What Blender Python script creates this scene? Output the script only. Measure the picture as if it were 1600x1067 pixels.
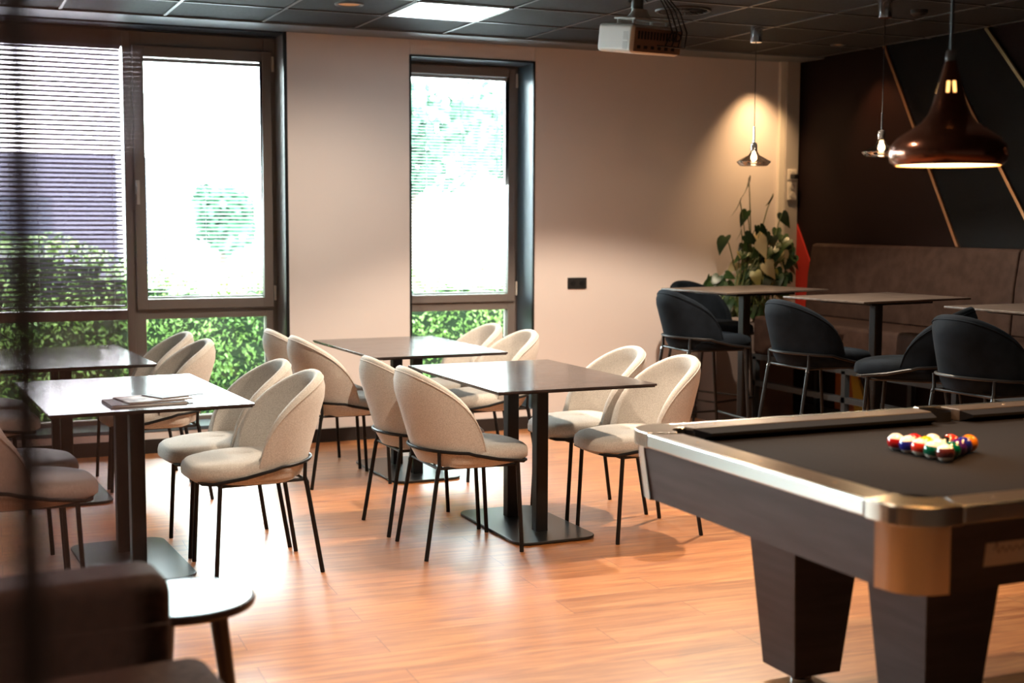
import bpy, bmesh, math, random
from mathutils import Vector, Matrix, noise
PI = math.pi
R = math.radians
for o in list(bpy.data.objects): bpy.data.objects.remove(o)
S = bpy.context.scene
C = S.collection

# ------------------------------------------------------------------ camera
cam_d = bpy.data.cameras.new('camera'); cam = bpy.data.objects.new('camera', cam_d); C.objects.link(cam)
yaw, pitch, roll = 0.4147, -0.091, 0.0038
fw = Vector((math.sin(yaw)*math.cos(pitch), math.cos(yaw)*math.cos(pitch), math.sin(pitch)))
rt = Vector((math.cos(yaw), -math.sin(yaw), 0)); up = rt.cross(fw)
rt2 = rt*math.cos(roll) + up*math.sin(roll); up2 = up*math.cos(roll) - rt*math.sin(roll)
cam.matrix_world = Matrix(((rt2.x, up2.x, -fw.x, 0), (rt2.y, up2.y, -fw.y, 0), (rt2.z, up2.z, -fw.z, 1.5), (0, 0, 0, 1)))
cam_d.sensor_width = 36; cam_d.lens = 2083/1600*36
cam_d.clip_start = 0.05; cam_d.clip_end = 200
cam_d.dof.use_dof = True; cam_d.dof.focus_distance = 6.3; cam_d.dof.aperture_fstop = 2.0
S.camera = cam

# ------------------------------------------------------------------ view
S.view_settings.view_transform = 'Standard'; S.view_settings.look = 'None'
S.view_settings.gamma = 1.0; S.view_settings.use_curve_mapping = False
S.view_settings.exposure = 0.45

# ------------------------------------------------------------------ sky
W = bpy.data.worlds.new('overcast_sky'); S.world = W; W.use_nodes = True
bg = W.node_tree.nodes['Background']
bg.inputs[0].default_value = (0.86, 0.96, 1.0, 1); bg.inputs[1].default_value = 34.0

def portal(x, y, z, sx, sz, rot):
    d = bpy.data.lights.new('sky_portal', 'AREA'); d.shape = 'RECTANGLE'; d.size = sx; d.size_y = sz; d.cycles.is_portal = True
    o = bpy.data.objects.new('sky_portal', d); C.objects.link(o); o.location = (x, y, z); o.rotation_euler = rot
portal(-.5, 9.05, 1.43, 5.4, 2.5, (math.pi/2, 0, math.pi)); portal(3.52, 9.05, 1.38, .92, 2.4, (math.pi/2, 0, math.pi))

# ------------------------------------------------------------------ materials
def lin(c):
    return tuple((x/12.92 if x <= 0.04045 else ((x+0.055)/1.055)**2.4) for x in (v/255 for v in c))
def mat(name, col, rough=0.5, metal=0.0, spec=0.5, coat=0.0, emit=None, es=0.0, trans=0.0, ior=1.45):
    m = bpy.data.materials.new(name); m.use_nodes = True
    b = m.node_tree.nodes['Principled BSDF']
    b.inputs['Base Color'].default_value = (*col, 1); b.inputs['Roughness'].default_value = rough
    b.inputs['Metallic'].default_value = metal; b.inputs['Specular IOR Level'].default_value = spec
    b.inputs['Coat Weight'].default_value = coat; b.inputs['IOR'].default_value = ior
    b.inputs['Transmission Weight'].default_value = trans
    if emit: b.inputs['Emission Color'].default_value = (*emit, 1); b.inputs['Emission Strength'].default_value = es
    return m
def nodes(m): return m.node_tree.nodes, m.node_tree.links, m.node_tree.nodes['Principled BSDF']
def vary(m, c1, c2, scale=8, stretch=(1, 1, 1), detail=4, lo=0.35, hi=0.65, coord='Object', bump=0.0, bscale=None, rough=None):
    """noise-driven colour between c1 and c2, optional fine bump"""
    N, L, b = nodes(m)
    tc = N.new('ShaderNodeTexCoord'); mp = N.new('ShaderNodeMapping'); mp.inputs['Scale'].default_value = stretch
    nz = N.new('ShaderNodeTexNoise'); nz.inputs['Scale'].default_value = scale; nz.inputs['Detail'].default_value = detail
    cr = N.new('ShaderNodeValToRGB'); cr.color_ramp.elements[0].position = lo; cr.color_ramp.elements[1].position = hi
    cr.color_ramp.elements[0].color = (*c1, 1); cr.color_ramp.elements[1].color = (*c2, 1)
    L.new(tc.outputs[coord], mp.inputs[0]); L.new(mp.outputs[0], nz.inputs['Vector'])
    L.new(nz.outputs[0], cr.inputs[0]); L.new(cr.outputs[0], b.inputs['Base Color'])
    if rough:
        mr = N.new('ShaderNodeMapRange'); mr.inputs[3].default_value = rough[0]; mr.inputs[4].default_value = rough[1]
        L.new(nz.outputs[0], mr.inputs[0]); L.new(mr.outputs[0], b.inputs['Roughness'])
    if bump:
        n2 = N.new('ShaderNodeTexNoise'); n2.inputs['Scale'].default_value = bscale or scale*6; n2.inputs['Detail'].default_value = 2
        bp = N.new('ShaderNodeBump'); bp.inputs['Strength'].default_value = bump; bp.inputs['Distance'].default_value = 0.004
        L.new(mp.outputs[0], n2.inputs['Vector']); L.new(n2.outputs[0], bp.inputs['Height']); L.new(bp.outputs[0], b.inputs['Normal'])
    return m

def floor_mat():
    m = mat('orange_wood_planks', lin((196, 120, 72)), 0.32, ior=1.55, coat=0.8)
    N, L, b = nodes(m)
    tc = N.new('ShaderNodeTexCoord'); mp = N.new('ShaderNodeMapping')
    mp.inputs['Rotation'].default_value = (0, 0, R(2.5))
    L.new(tc.outputs['Object'], mp.inputs[0])
    br = N.new('ShaderNodeTexBrick'); br.offset = 0.37; br.inputs['Scale'].default_value = 1.0
    br.inputs['Brick Width'].default_value = 1.25; br.inputs['Row Height'].default_value = 0.19
    br.inputs['Mortar Size'].default_value = 0.0015; br.inputs['Mortar Smooth'].default_value = 0.3
    br.inputs['Color1'].default_value = (0.2, 0.2, 0.2, 1); br.inputs['Color2'].default_value = (0.8, 0.8, 0.8, 1)
    br.inputs['Mortar'].default_value = (0, 0, 0, 1)
    L.new(mp.outputs[0], br.inputs['Vector'])
    m2 = N.new('ShaderNodeMapping'); m2.inputs['Scale'].default_value = (1.6, 16, 1); L.new(mp.outputs[0], m2.inputs[0])
    nz = N.new('ShaderNodeTexNoise'); nz.inputs['Scale'].default_value = 1.6; nz.inputs['Detail'].default_value = 7; nz.inputs['Roughness'].default_value = 0.62
    nz.inputs['Distortion'].default_value = 0.6
    ad = N.new('ShaderNodeVectorMath'); ad.operation = 'MULTIPLY_ADD'; ad.inputs[1].default_value = (7, 7, 7)
    L.new(br.outputs['Color'], ad.inputs[0]); L.new(m2.outputs[0], ad.inputs[2]); L.new(ad.outputs[0], nz.inputs['Vector'])
    cr = N.new('ShaderNodeValToRGB'); e = cr.color_ramp.elements
    e[0].position = 0.30; e[0].color = (*lin((150, 84, 42)), 1); e[1].position = 0.68; e[1].color = (*lin((212, 146, 88)), 1)
    k = e.new(0.5); k.color = (*lin((188, 119, 65)), 1)
    L.new(nz.outputs[0], cr.inputs[0])
    mx = N.new('ShaderNodeMix'); mx.data_type = 'RGBA'; mx.blend_type = 'MULTIPLY'; mx.inputs[0].default_value = 0.22
    L.new(cr.outputs[0], mx.inputs[6]); L.new(br.outputs['Color'], mx.inputs[7])
    b.inputs['Coat Roughness'].default_value = 0.4
    m3 = N.new('ShaderNodeMix'); m3.data_type = 'RGBA'; m3.inputs[7].default_value = (*lin((110, 58, 34)), 1)
    L.new(br.outputs['Fac'], m3.inputs[0]); L.new(mx.outputs[2], m3.inputs[6]); L.new(m3.outputs[2], b.inputs['Base Color'])
    mr = N.new('ShaderNodeMapRange'); mr.inputs[3].default_value = 0.30; mr.inputs[4].default_value = 0.46
    L.new(nz.outputs[0], mr.inputs[0]); L.new(mr.outputs[0], b.inputs['Roughness'])
    bp = N.new('ShaderNodeBump'); bp.inputs['Strength'].default_value = 0.12; bp.inputs['Distance'].default_value = 0.002
    L.new(nz.outputs[0], bp.inputs['Height']); L.new(bp.outputs[0], b.inputs['Normal'])
    return m
M = {}
M['floor'] = floor_mat()
M['wall'] = vary(mat('painted_wall', (0.6, 0.5, 0.43), 0.75, spec=0.2), (0.69, 0.61, 0.585), (0.72, 0.64, 0.61), 1.2, bump=0.05, bscale=90)
M['wall_plain'] = mat('painted_wall_behind', (0.16, 0.12, 0.10), 0.8)
M['white'] = mat('white_paint', (0.72, 0.66, 0.58), 0.5)
M['duct'] = mat('grey_duct', (0.42, 0.38, 0.35), 0.5)
M['tile'] = vary(mat('ceiling_tile', (0.05, 0.055, 0.058), 0.75, spec=0.15), (0.026, 0.028, 0.030), (0.036, 0.038, 0.040), 60, bump=0.1, bscale=300)
M['tbar'] = mat('ceiling_grid_metal', (0.09, 0.09, 0.09), 0.4, 0.3)
M['band'] = mat('ceiling_border', (0.13, 0.145, 0.16), 0.45)
M['black'] = mat('black_steel', (0.008, 0.008, 0.009), 0.45, spec=0.35)
M['blackp'] = mat('black_plastic', (0.012, 0.011, 0.011), 0.5)
M['chrome'] = mat('chrome', (0.75, 0.75, 0.75), 0.12, 1.0)
M['frame'] = mat('window_frame_paint', (0.19, 0.16, 0.145), 0.4)
M['reveal'] = mat('window_reveal_blue_grey', (0.085, 0.12, 0.15), 0.35)
M['darkstrip'] = mat('dark_window_head', (0.02, 0.025, 0.035), 0.5)
M['slat'] = mat('blind_slat', (0.30, 0.33, 0.35), 0.4)
M['slatl'] = mat('blind_slat_shaded', (0.20, 0.20, 0.27), 0.45, 0.0)  # left blind's slats darkened, their shade put into the colour
M['cord'] = mat('blind_cord', (0.6, 0.62, 0.65), 0.6)
M['beige'] = vary(mat('beige_boucle', (0.55, 0.46, 0.37), 0.9, spec=0.15), (0.46, 0.41, 0.36), (0.63, 0.575, 0.52), 260, detail=2, bump=0.5, bscale=420)
bs = nodes(M['beige'])[2]; bs.inputs['Sheen Weight'].default_value = 0.3
M['velvet'] = vary(mat('dark_velvet', (0.02, 0.028, 0.035), 0.85, spec=0.06), (0.004, 0.0055, 0.0075), (0.008, 0.011, 0.016), 9, detail=5)
bs = nodes(M['velvet'])[2]; bs.inputs['Sheen Weight'].default_value = 0.02; bs.inputs['Sheen Tint'].default_value = (0.4, 0.55, 0.7, 1)
M['ttop'] = vary(mat('dark_stone_laminate', (0.06, 0.045, 0.042), 0.3, spec=0.28), (0.035, 0.027, 0.026), (0.085, 0.067, 0.064), 5, stretch=(1, 5, 1), detail=6, rough=(0.08, 0.20), bump=0.08, bscale=30)
M['tedge'] = mat('laminate_edge', (0.018, 0.015, 0.014), 0.4)
M['btop'] = vary(mat('bar_table_laminate', (0.06, 0.045, 0.042), 0.35), (0.05, 0.038, 0.032), (0.10, 0.078, 0.066), 5, stretch=(1, 5, 1), detail=6)
M['base'] = mat('black_base_plate', (0.014, 0.015, 0.016), 0.3)
M['skirt'] = mat('dark_baseboard', (0.02, 0.015, 0.014), 0.45)
M['brown'] = mat('wall_panel_brown', (0.011, 0.0055, 0.005), 0.6, spec=0.12)
M['blue'] = mat('wall_panel_slate', (0.006, 0.0075, 0.009), 0.6, spec=0.12)
M['copper'] = mat('copper_strip', (0.62, 0.34, 0.18), 0.3, 1.0)
M['brass'] = mat('brass_strip', (0.70, 0.55, 0.33), 0.3, 1.0)
M['red'] = mat('wall_panel_red', (0.34, 0.015, 0.008), 0.6)
M['orange'] = mat('wall_panel_orange', (0.35, 0.10, 0.02), 0.6)
M['yellow'] = mat('wall_panel_yellow', (0.55, 0.33, 0.03), 0.6)
M['leather'] = vary(mat('brown_bench_leather', (0.05, 0.03, 0.024), 0.6, spec=0.15), (0.026, 0.015, 0.012), (0.040, 0.024, 0.019), 14, bump=0.15, bscale=150)
M['bframe'] = mat('bench_steel_frame', (0.022, 0.028, 0.034), 0.5)
M['cloth'] = vary(mat('pool_cloth', (0.035, 0.027, 0.026), 0.95, spec=0.1), (0.009, 0.007, 0.007), (0.012, 0.0095, 0.009), 120)
M['cushion'] = mat('pool_cushion', (0.008, 0.007, 0.008), 0.9, spec=0.1)
M['rail'] = vary(mat('pool_rail_top', (0.13, 0.09, 0.06), 0.3), (0.06, 0.043, 0.033), (0.085, 0.062, 0.048), 6, stretch=(1, 8, 1))
M['alu'] = mat('brushed_aluminium', (0.72, 0.74, 0.72), 0.26, 1.0)
M['cast'] = mat('cast_corner_metal', (0.58, 0.54, 0.48), 0.2, 1.0)
M['post'] = mat('brushed_corner_post', (0.50, 0.46, 0.42), 0.24, 1.0)
M['cab'] = vary(mat('pool_cabinet_laminate', (0.06, 0.045, 0.043), 0.45, spec=0.35), (0.046, 0.035, 0.035), (0.064, 0.050, 0.050), 3, stretch=(1, 1, 9), rough=(0.4, 0.5))
M['plate'] = mat('name_plate', (0.62, 0.5, 0.38), 0.4)
M['ink'] = mat('plate_ink', (0.10, 0.05, 0.03), 0.5)
M['sight'] = mat('pearl_sight', (0.5, 0.36, 0.25), 0.2)
M['plastic'] = mat('projector_white', (0.72, 0.70, 0.66), 0.35)
M['pside'] = mat('projector_rear_panel', (0.20, 0.13, 0.10), 0.4)
M['bulbglow'] = mat('bulb', (1, 0.8, 0.5), 0.3, emit=(1.0, 0.72, 0.40), es=60)
M['smoke'] = mat('smoked_chrome_glass', (0.55, 0.52, 0.5), 0.06, 0.9)
M['cshade'] = mat('copper_lamp_shade', (0.26, 0.10, 0.06), 0.17, 0.85)
M['cinner'] = mat('lamp_inner', (0.95, 0.75, 0.5), 0.5)
M['panel'] = mat('led_panel', (1, 1, 1), 0.5, emit=(0.80, 0.97, 1.0), es=7.0)
M['cany'] = mat('warm_lit_can', (0.5, 0.22, 0.08), 0.5, emit=(1, .4, .12), es=.12)  # warm lamplight inside the can put into colour and glow
M['leaf'] = vary(mat('leaf', (0.03, 0.07, 0.02), 0.35), (0.008, 0.022, 0.009), (0.03, 0.060, 0.018), 4)
M['leaf2'] = mat('yellow_leaf', (0.22, 0.20, 0.05), 0.4)
M['leaf3'] = mat('pale_spathe', (0.40, 0.32, 0.16), 0.4)
M['stem'] = mat('stem', (0.10, 0.13, 0.04), 0.5)
M['planter'] = mat('grey_brown_planter', (0.13, 0.10, 0.09), 0.6)
M['pltop'] = mat('planter_rim', (0.30, 0.25, 0.22), 0.5)
M['soil'] = mat('soil', (0.02, 0.014, 0.01), 0.9)
M['sofa'] = vary(mat('sofa_brown_fabric', (0.055, 0.03, 0.022), 0.9, spec=0.1), (0.045, 0.026, 0.020), (0.07, 0.04, 0.03), 40, bump=0.3, bscale=300)
M['dwood'] = mat('dark_varnished_wood', (0.03, 0.016, 0.012), 0.25)
M['dtop'] = mat('dark_table_top', (0.10, 0.10, 0.11), 0.3)
M['mag1'] = vary(mat('magazine_cover', (0.4, 0.25, 0.2), 0.6, spec=0.2), (0.06, 0.022, 0.014), (0.40, 0.30, 0.25), 14)
M['mag2'] = mat('magazine_brown_cover', (0.07, 0.03, 0.02), 0.6, spec=0.2)
M['page'] = mat('paper', (0.7, 0.66, 0.62), 0.6)
M['concrete'] = mat('pale_paving', (0.45, 0.45, 0.45), 0.8)
M['ground'] = mat('outdoor_soil', (0.06, 0.07, 0.03), 0.9)
M['bld'] = mat('building_grey', (0.05, 0.05, 0.07), 0.7)
M['bldw'] = mat('building_dark_glass', (0.03, 0.035, 0.05), 0.2)
M['hedge'] = vary(mat('hedge_leaf', (0.10, 0.22, 0.04), 0.45), (0.085, 0.18, 0.035), (0.20, 0.33, 0.08), 5, detail=3)
bs = nodes(M['hedge'])[2]
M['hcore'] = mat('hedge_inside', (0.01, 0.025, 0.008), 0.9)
M['tree'] = vary(mat('tree_leaf', (0.14, 0.26, 0.10), 0.6), (0.03, 0.085, 0.05), (0.05, 0.12, 0.07), 2)
M['bark'] = mat('bark', (0.08, 0.06, 0.045), 0.9)
M['steel_post'] = mat('bronze_post', (0.020, 0.008, 0.005), 0.5)

def glass_mat(name, tint=(1, 1, 1), refl=1.0, veil=0.0, veilcol=(0.3, 0.2, 0.15)):
    m = bpy.data.materials.new(name); m.use_nodes = True
    N = m.node_tree.nodes; L = m.node_tree.links; N.clear()
    out = N.new('ShaderNodeOutputMaterial'); tr = N.new('ShaderNodeBsdfTransparent'); gl = N.new('ShaderNodeBsdfGlossy')
    tr.inputs[0].default_value = (*tint, 1); gl.inputs['Roughness'].default_value = 0.02; gl.inputs[0].default_value = (refl, refl, refl, 1)
    fr = N.new('ShaderNodeFresnel'); fr.inputs[0].default_value = 1.45; mx = N.new('ShaderNodeMixShader')
    L.new(fr.outputs[0], mx.inputs[0]); L.new(tr.outputs[0], mx.inputs[1]); L.new(gl.outputs[0], mx.inputs[2])
    if veil:  # diffuse share paints a brown haze veil into the glass
        df = N.new('ShaderNodeBsdfDiffuse'); df.inputs[0].default_value = (*veilcol, 1); m2 = N.new('ShaderNodeMixShader')
        m2.inputs[0].default_value = veil
        L.new(mx.outputs[0], m2.inputs[1]); L.new(df.outputs[0], m2.inputs[2]); L.new(m2.outputs[0], out.inputs[0])
    else: L.new(mx.outputs[0], out.inputs[0])
    return m
M['glass'] = glass_mat('window_glass', (0.93, 0.97, 0.96))
M['bronze'] = glass_mat('bronze_tinted_glass', (0.80, 0.72, 0.74), 0.8, 0.15, (0.34, 0.17, 0.11))
M['clearg'] = glass_mat('lamp_glass', (0.75, 0.72, 0.7), 1.0)

# ------------------------------------------------------------------ builders
class MB:
    def __init__(s): s.b = bmesh.new()
    def box(s, c, d, rz=0, ry=0, rx=0, taper=None):
        m = Matrix.Translation(c) @ Matrix.Rotation(rz, 4, 'Z') @ Matrix.Rotation(ry, 4, 'Y') @ Matrix.Rotation(rx, 4, 'X')
        r = bmesh.ops.create_cube(s.b, size=1)
        for v in r['verts']:
            k = 1.0
            if taper is not None and v.co.z < 0: k = taper
            v.co = m @ Vector((v.co.x*d[0]*k, v.co.y*d[1]*k, v.co.z*d[2]))
        return s
    def b2(s, x0, x1, y0, y1, z0, z1): return s.box(((x0+x1)/2, (y0+y1)/2, (z0+z1)/2), (abs(x1-x0), abs(y1-y0), abs(z1-z0)))
    def rod(s, p, q, r, r2=None, n=10):
        p, q = Vector(p), Vector(q); d = q-p
        m = Matrix.Translation((p+q)/2) @ d.to_track_quat('Z', 'Y').to_matrix().to_4x4()
        bmesh.ops.create_cone(s.b, cap_ends=True, segments=n, radius1=r, radius2=r if r2 is None else r2, depth=d.length, matrix=m)
        return s
    def tube(s, pts, r, n=8, closed=False, caps=True):
        pts = [Vector(p) for p in pts]; rings = []; N = len(pts)
        prev = None
        for i, p in enumerate(pts):
            a = pts[(i-1) % N] if (closed or i > 0) else p; c = pts[(i+1) % N] if (closed or i < N-1) else p
            t = (c-a).normalized()
            if prev is None:
                u = t.orthogonal().normalized()
            else: u = (prev - t*prev.dot(t)).normalized()
            prev = u; w = t.cross(u)
            rr = r[i] if isinstance(r, (list, tuple)) else r
            rings.append([s.b.verts.new(p + (u*math.cos(2*PI*k/n) + w*math.sin(2*PI*k/n))*rr) for k in range(n)])
        for i in range(N if closed else N-1):
            A, B = rings[i], rings[(i+1) % N]
            off = 0
            if closed and i == N-1:
                off = min(range(n), key=lambda o: (A[0].co-B[o].co).length)
            for k in range(n): s.b.faces.new((A[k], A[(k+1) % n], B[(k+1+off) % n], B[(k+off) % n]))
        if not closed and caps:
            s.b.faces.new(rings[0][::-1]); s.b.faces.new(rings[-1])
        return s
    def lathe(s, prof, c=(0, 0, 0), n=32, capb=False, capt=False, rot=None):
        rings = []
        for r, z in prof:
            ring = []
            for k in range(n):
                v = Vector((r*math.cos(2*PI*k/n), r*math.sin(2*PI*k/n), z))
                if rot: v = rot @ v
                ring.append(s.b.verts.new(v + Vector(c)))
            rings.append(ring)
        for A, B in zip(rings, rings[1:]):
            for k in range(n): s.b.faces.new((A[k], A[(k+1) % n], B[(k+1) % n], B[k]))
        if capb: s.b.faces.new(rings[0][::-1])
        if capt: s.b.faces.new(rings[-1])
        return s
    def prism(s, pts, z0, z1, inset_bottom=0):
        A = [s.b.verts.new((p[0], p[1], z0)) for p in pts]; B = [s.b.verts.new((p[0], p[1], z1)) for p in pts]
        n = len(pts)
        for k in range(n): s.b.faces.new((A[k], A[(k+1) % n], B[(k+1) % n], B[k]))
        s.b.faces.new(A[::-1]); s.b.faces.new(B)
        return s
    def grid(s, rows, close=False):
        V = [[s.b.verts.new(p) for p in r] for r in rows]
        for a, b in zip(V, V[1:]):
            n = len(a)
            for k in range(n if close else n-1): s.b.faces.new((a[k], a[(k+1) % n], b[(k+1) % n], b[k]))
        return V
    def build(s, name, m, parent=None, smooth=False, bevel=0, seg=2, sub=0, solid=0, auto=True):
        bmesh.ops.remove_doubles(s.b, verts=s.b.verts, dist=1e-6)
        bmesh.ops.recalc_face_normals(s.b, faces=s.b.faces)
        me = bpy.data.meshes.new(name); s.b.to_mesh(me); s.b.free(); me.materials.append(m)
        if smooth or bevel or sub:
            for p in me.polygons: p.use_smooth = True
        o = bpy.data.objects.new(name, me); C.objects.link(o)
        if solid:
            k = o.modifiers.new('solid', 'SOLIDIFY'); k.thickness = solid; k.offset = -1
        if bevel:
            k = o.modifiers.new('bevel', 'BEVEL'); k.width = bevel; k.segments = seg; k.limit_method = 'ANGLE'; k.angle_limit = R(35)
            k.harden_normals = True
        if sub:
            k = o.modifiers.new('sub', 'SUBSURF'); k.levels = sub; k.render_levels = sub
        elif smooth and not bevel:
            try: me.set_sharp_from_angle(angle=R(42))
            except Exception: pass
        if parent: o.parent = parent
        return o
def tag(o, label, cat, group=None, kind=None):
    o['label'] = label; o['category'] = cat
    if group: o['group'] = group
    if kind: o['kind'] = kind
    return o
def struct(o): o['kind'] = 'structure'; return o
def empty(name, loc=(0, 0, 0), rz=0, parent=None):
    o = bpy.data.objects.new(name, None); C.objects.link(o); o.location = loc; o.rotation_euler = (0, 0, rz)
    o.empty_display_size = 0.1
    if parent: o.parent = parent
    return o
def copy_tree(o, parent=None):
    c = o.copy(); C.objects.link(c)
    if parent: c.parent = parent
    for ch in list(o.children): copy_tree(ch, c)
    return c
def lerp(a, b, t): return a+(b-a)*t
def rrect(x0, x1, y0, y1, r, n=6):
    P = []
    for cx, cy, a0 in ((x1-r, y1-r, 0), (x0+r, y1-r, 90), (x0+r, y0+r, 180), (x1-r, y0+r, 270)):
        for k in range(n+1):
            a = R(a0+90*k/n); P.append((cx+r*math.cos(a), cy+r*math.sin(a)))
    return P

# ------------------------------------------------------------------ room shell
D, XW, HC = 8.673, 6.23, 2.725
XL, YB = -3.6, -2.6
GY = 8.95                       # inner face of the window frames
fl = struct(MB().b2(XL-.2, XW+.2, YB-.2, D+.30, -0.1, 0).build('floor', M['floor']))
ce = struct(MB().b2(XL-.2, XW+.2, YB-.2, D+.45, HC, HC+.12).build('ceiling', M['tile']))
tb = MB(); yk = 7.785+0.569
for k in range(-12, 6):
    x = 3.1737+.6*k
    if XL < x < XW: tb.b2(x-.009, x+.009, YB, 8.354, HC-.006, HC)
y = 7.785
while y > YB:
    tb.b2(XL, XW, y-.009, y+.009, HC-.006, HC); y -= .6
struct(tb.build('ceiling_grid', M['tbar']))
struct(MB().b2(XL, XW, 8.354, D, HC-.012, HC).build('ceiling_border', M['band']))
# back wall with two openings
W1 = (-3.20, 2.198, .155, 2.725); W2 = (3.055, 3.983, .145, 2.607)
wb = MB(); T = .42
wb.b2(XL-.2, W1[0], D, D+T, 0, HC)
wb.b2(W1[0], W1[1], D, D+T, 0, W1[2])
wb.b2(W1[1], W2[0], D, D+T, 0, HC)
wb.b2(W2[0], W2[1], D, D+T, 0, W2[2]); wb.b2(W2[0]+.003, W2[1]-.003, D, D+T, W2[3], HC)
wb.b2(W2[1], XW+.2, D, D+T, 0, HC)
struct(wb.build('wall_back', M['wall']))
struct(MB().b2(XW, XW+.2, YB-.2, D+.2, 0, HC).build('wall_right', M['brown']))
struct(MB().b2(XL-.2, XL, YB-.2, D+.2, 0, HC).build('wall_left', M['wall_plain']))
struct(MB().b2(XL-.2, XW+.2, YB-.2, YB, 0, HC).build('wall_front', M['wall_plain']))
struct(MB().b2(XL, XW, D-.014, D, 0, .09).build('baseboard_back', M['skirt']))
struct(MB().b2(XW-.014, XW, YB, D, 0, .09).build('baseboard_right', M['skirt']))

def poly_x(pts, x0, x1, m, name):
    b = MB(); A = [b.b.verts.new((x0, p[0], p[1])) for p in pts]; B = [b.b.verts.new((x1, p[0], p[1])) for p in pts]
    n = len(pts)
    for k in range(n): b.b.faces.new((A[k], A[(k+1) % n], B[(k+1) % n], B[k]))
    b.b.faces.new(A); b.b.faces.new(B[::-1])
    return struct(b.build(name, m))
# wall mural: slate panel, metal strips, red / orange / yellow fields
x1 = XW; x0 = XW-.012
def l1(z): return 7.648+(z-2.733)*(7.648-6.852)/(2.733-1.337)
def l3(z): return 6.305+(z-1.573)*(6.822-6.305)/(2.29-1.573)
def l2(z): return 6.346+(z-2.369)*(6.69-6.346)/(2.754-2.369)
poly_x([(l1(HC), HC), (l1(.1), .1), (3.0, .1), (3.0, HC-3.2), (l2(HC)-.0, HC)][:2] + [(4.4, .1), (4.4, l2(HC)-6.69+2.754-2.55), (l2(HC), HC)], x0, x1, M['blue'], 'wall_panel_slate')
def strip(ya, za, yb, zb, w, m, name):
    b = MB(); a = Vector((XW-.018, ya, za)); c = Vector((XW-.018, yb, zb)); d = (c-a)
    b.box((a+c)/2, (.014, w, d.length), rx=-math.atan2(d.y, d.z) if d.z != 0 else 0)
    return b
def bar_yz(ya, za, yb, zb, w, m, name):
    d = Vector((0, yb-ya, zb-za)).normalized(); nrm = Vector((0, -d.z, d.y))*w/2
    P = [(ya+nrm.y, za+nrm.z), (yb+nrm.y, zb+nrm.z), (yb-nrm.y, zb-nrm.z), (ya-nrm.y, za-nrm.z)]
    return poly_x(P, XW-.028, XW-.012, m, name)
bar_yz(l1(HC), HC, l1(1.2), 1.2, .022, M['copper'], 'wall_trim_strip')
bar_yz(l2(HC), HC, l2(1.4), 1.4, .022, M['brass'], 'wall_trim_strip')
bar_yz(l3(2.45), 2.45, l3(1.2), 1.2, .022, M['copper'], 'wall_trim_strip')
poly_x([(D-.005, 1.52), (8.40, 1.10), (D-.005, .3)], x0-.004, x1, M['red'], 'wall_panel_red')
poly_x([(8.10, .60), (7.86, .60), (7.80, .1), (8.10, .1)], x0-.004, x1, M['orange'], 'wall_panel_orange')
poly_x([(7.96, .60), (7.70, .1), (7.86, .1)], x0-.010, x1, M['yellow'], 'wall_panel_yellow')
# cable duct in the corner
dct = empty('trim_1', (0, 0, 0)); struct(dct)
MB().b2(6.045, 6.095, D-.03, D, .09, HC).build('duct_lit_strip', M['white'], dct, bevel=.003)  # lit left part of the white duct, light put into the paler colour
MB().b2(6.095, 6.215, D-.045, D, .09, HC).build('duct_channel', M['duct'], dct, bevel=.004)

# ------------------------------------------------------------------ windows
def fbox(b, xa, xb, za, zb, ya=GY, yb=GY+.08): b.b2(xa, xb, ya, yb, za, zb); return b
w1 = struct(empty('window_1'))
f = MB()
X0, XM0, XM1, XR = W1[0], 1.20, 1.33, W1[1]
fbox(f, 2.115, XR, W1[2], 2.70); fbox(f, X0, X0+.08, W1[2], 2.70); fbox(f, -.32, -.19, W1[2], 2.70); fbox(f, -1.80, -1.67, W1[2], 2.70)
fbox(f, X0, XR, 2.60, 2.70, GY+.002); fbox(f, X0, XR, .84, .905, GY+.002); fbox(f, X0, XR, W1[2], .185, GY+.002); fbox(f, XM0+.03, XM1-.01, .155, 2.70)
f.build('outer_frame', M['frame'], w1, bevel=.004)
s = MB()
fbox(s, XM1-.07, XM1, .905, 2.61, GY-.022, GY+.04); fbox(s, 2.10, 2.165, .905, 2.61, GY-.022, GY+.04)
fbox(s, XM1, 2.10, .905, .972, GY-.022, GY+.04); fbox(s, XM1, 2.10, 2.54, 2.61, GY-.022, GY+.04)
s.build('sash_frame', M['frame'], w1, bevel=.005)
fbox(MB(), XM0-.0, XM0+.05, .16, 2.70, GY-.004, GY+.03).build('mullion', M['frame'], w1, bevel=.004)
fbox(MB(), X0, XR, 2.70, HC, GY-.05, GY+.08).build('head_box', M['darkstrip'], w1)
MB().b2(X0, XR, D+.02, GY, HC-.02, HC-.002).build('head_soffit', M['darkstrip'], w1)
MB().b2(X0, XR, D-.004, GY+.02, W1[2]-.02, W1[2]+.004).build('window_sill', M['reveal'], w1, bevel=.003)
rv = MB(); rv.b2(XR-.004, XR+.0, D+.012, GY+.08, W1[2], HC-.02)
rv.build('reveal_lining', M['frame'], w1)
MB().b2(XR-.016, XR+.006, D-.006, D+.012, W1[2], HC).build('edge_trim', M['black'], w1)
pn = MB().b2(XM1-.02, 2.12, GY+.045, GY+.055, .95, 2.56).build('pane', M['glass'], w1)
MB().b2(XM1-.02, 2.12, GY+.045, GY+.055, .18, .86).build('pane', M['glass'], w1)
for xa_, xb_ in ((-.2, XM0+.03), (-1.68, -.31), (-3.14, -1.79)):
    MB().b2(xa_, xb_, GY+.045, GY+.055, .88, 2.62).build('pane', M['glass'], w1); MB().b2(xa_, xb_, GY+.045, GY+.055, .18, .86).build('pane', M['glass'], w1)
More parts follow.
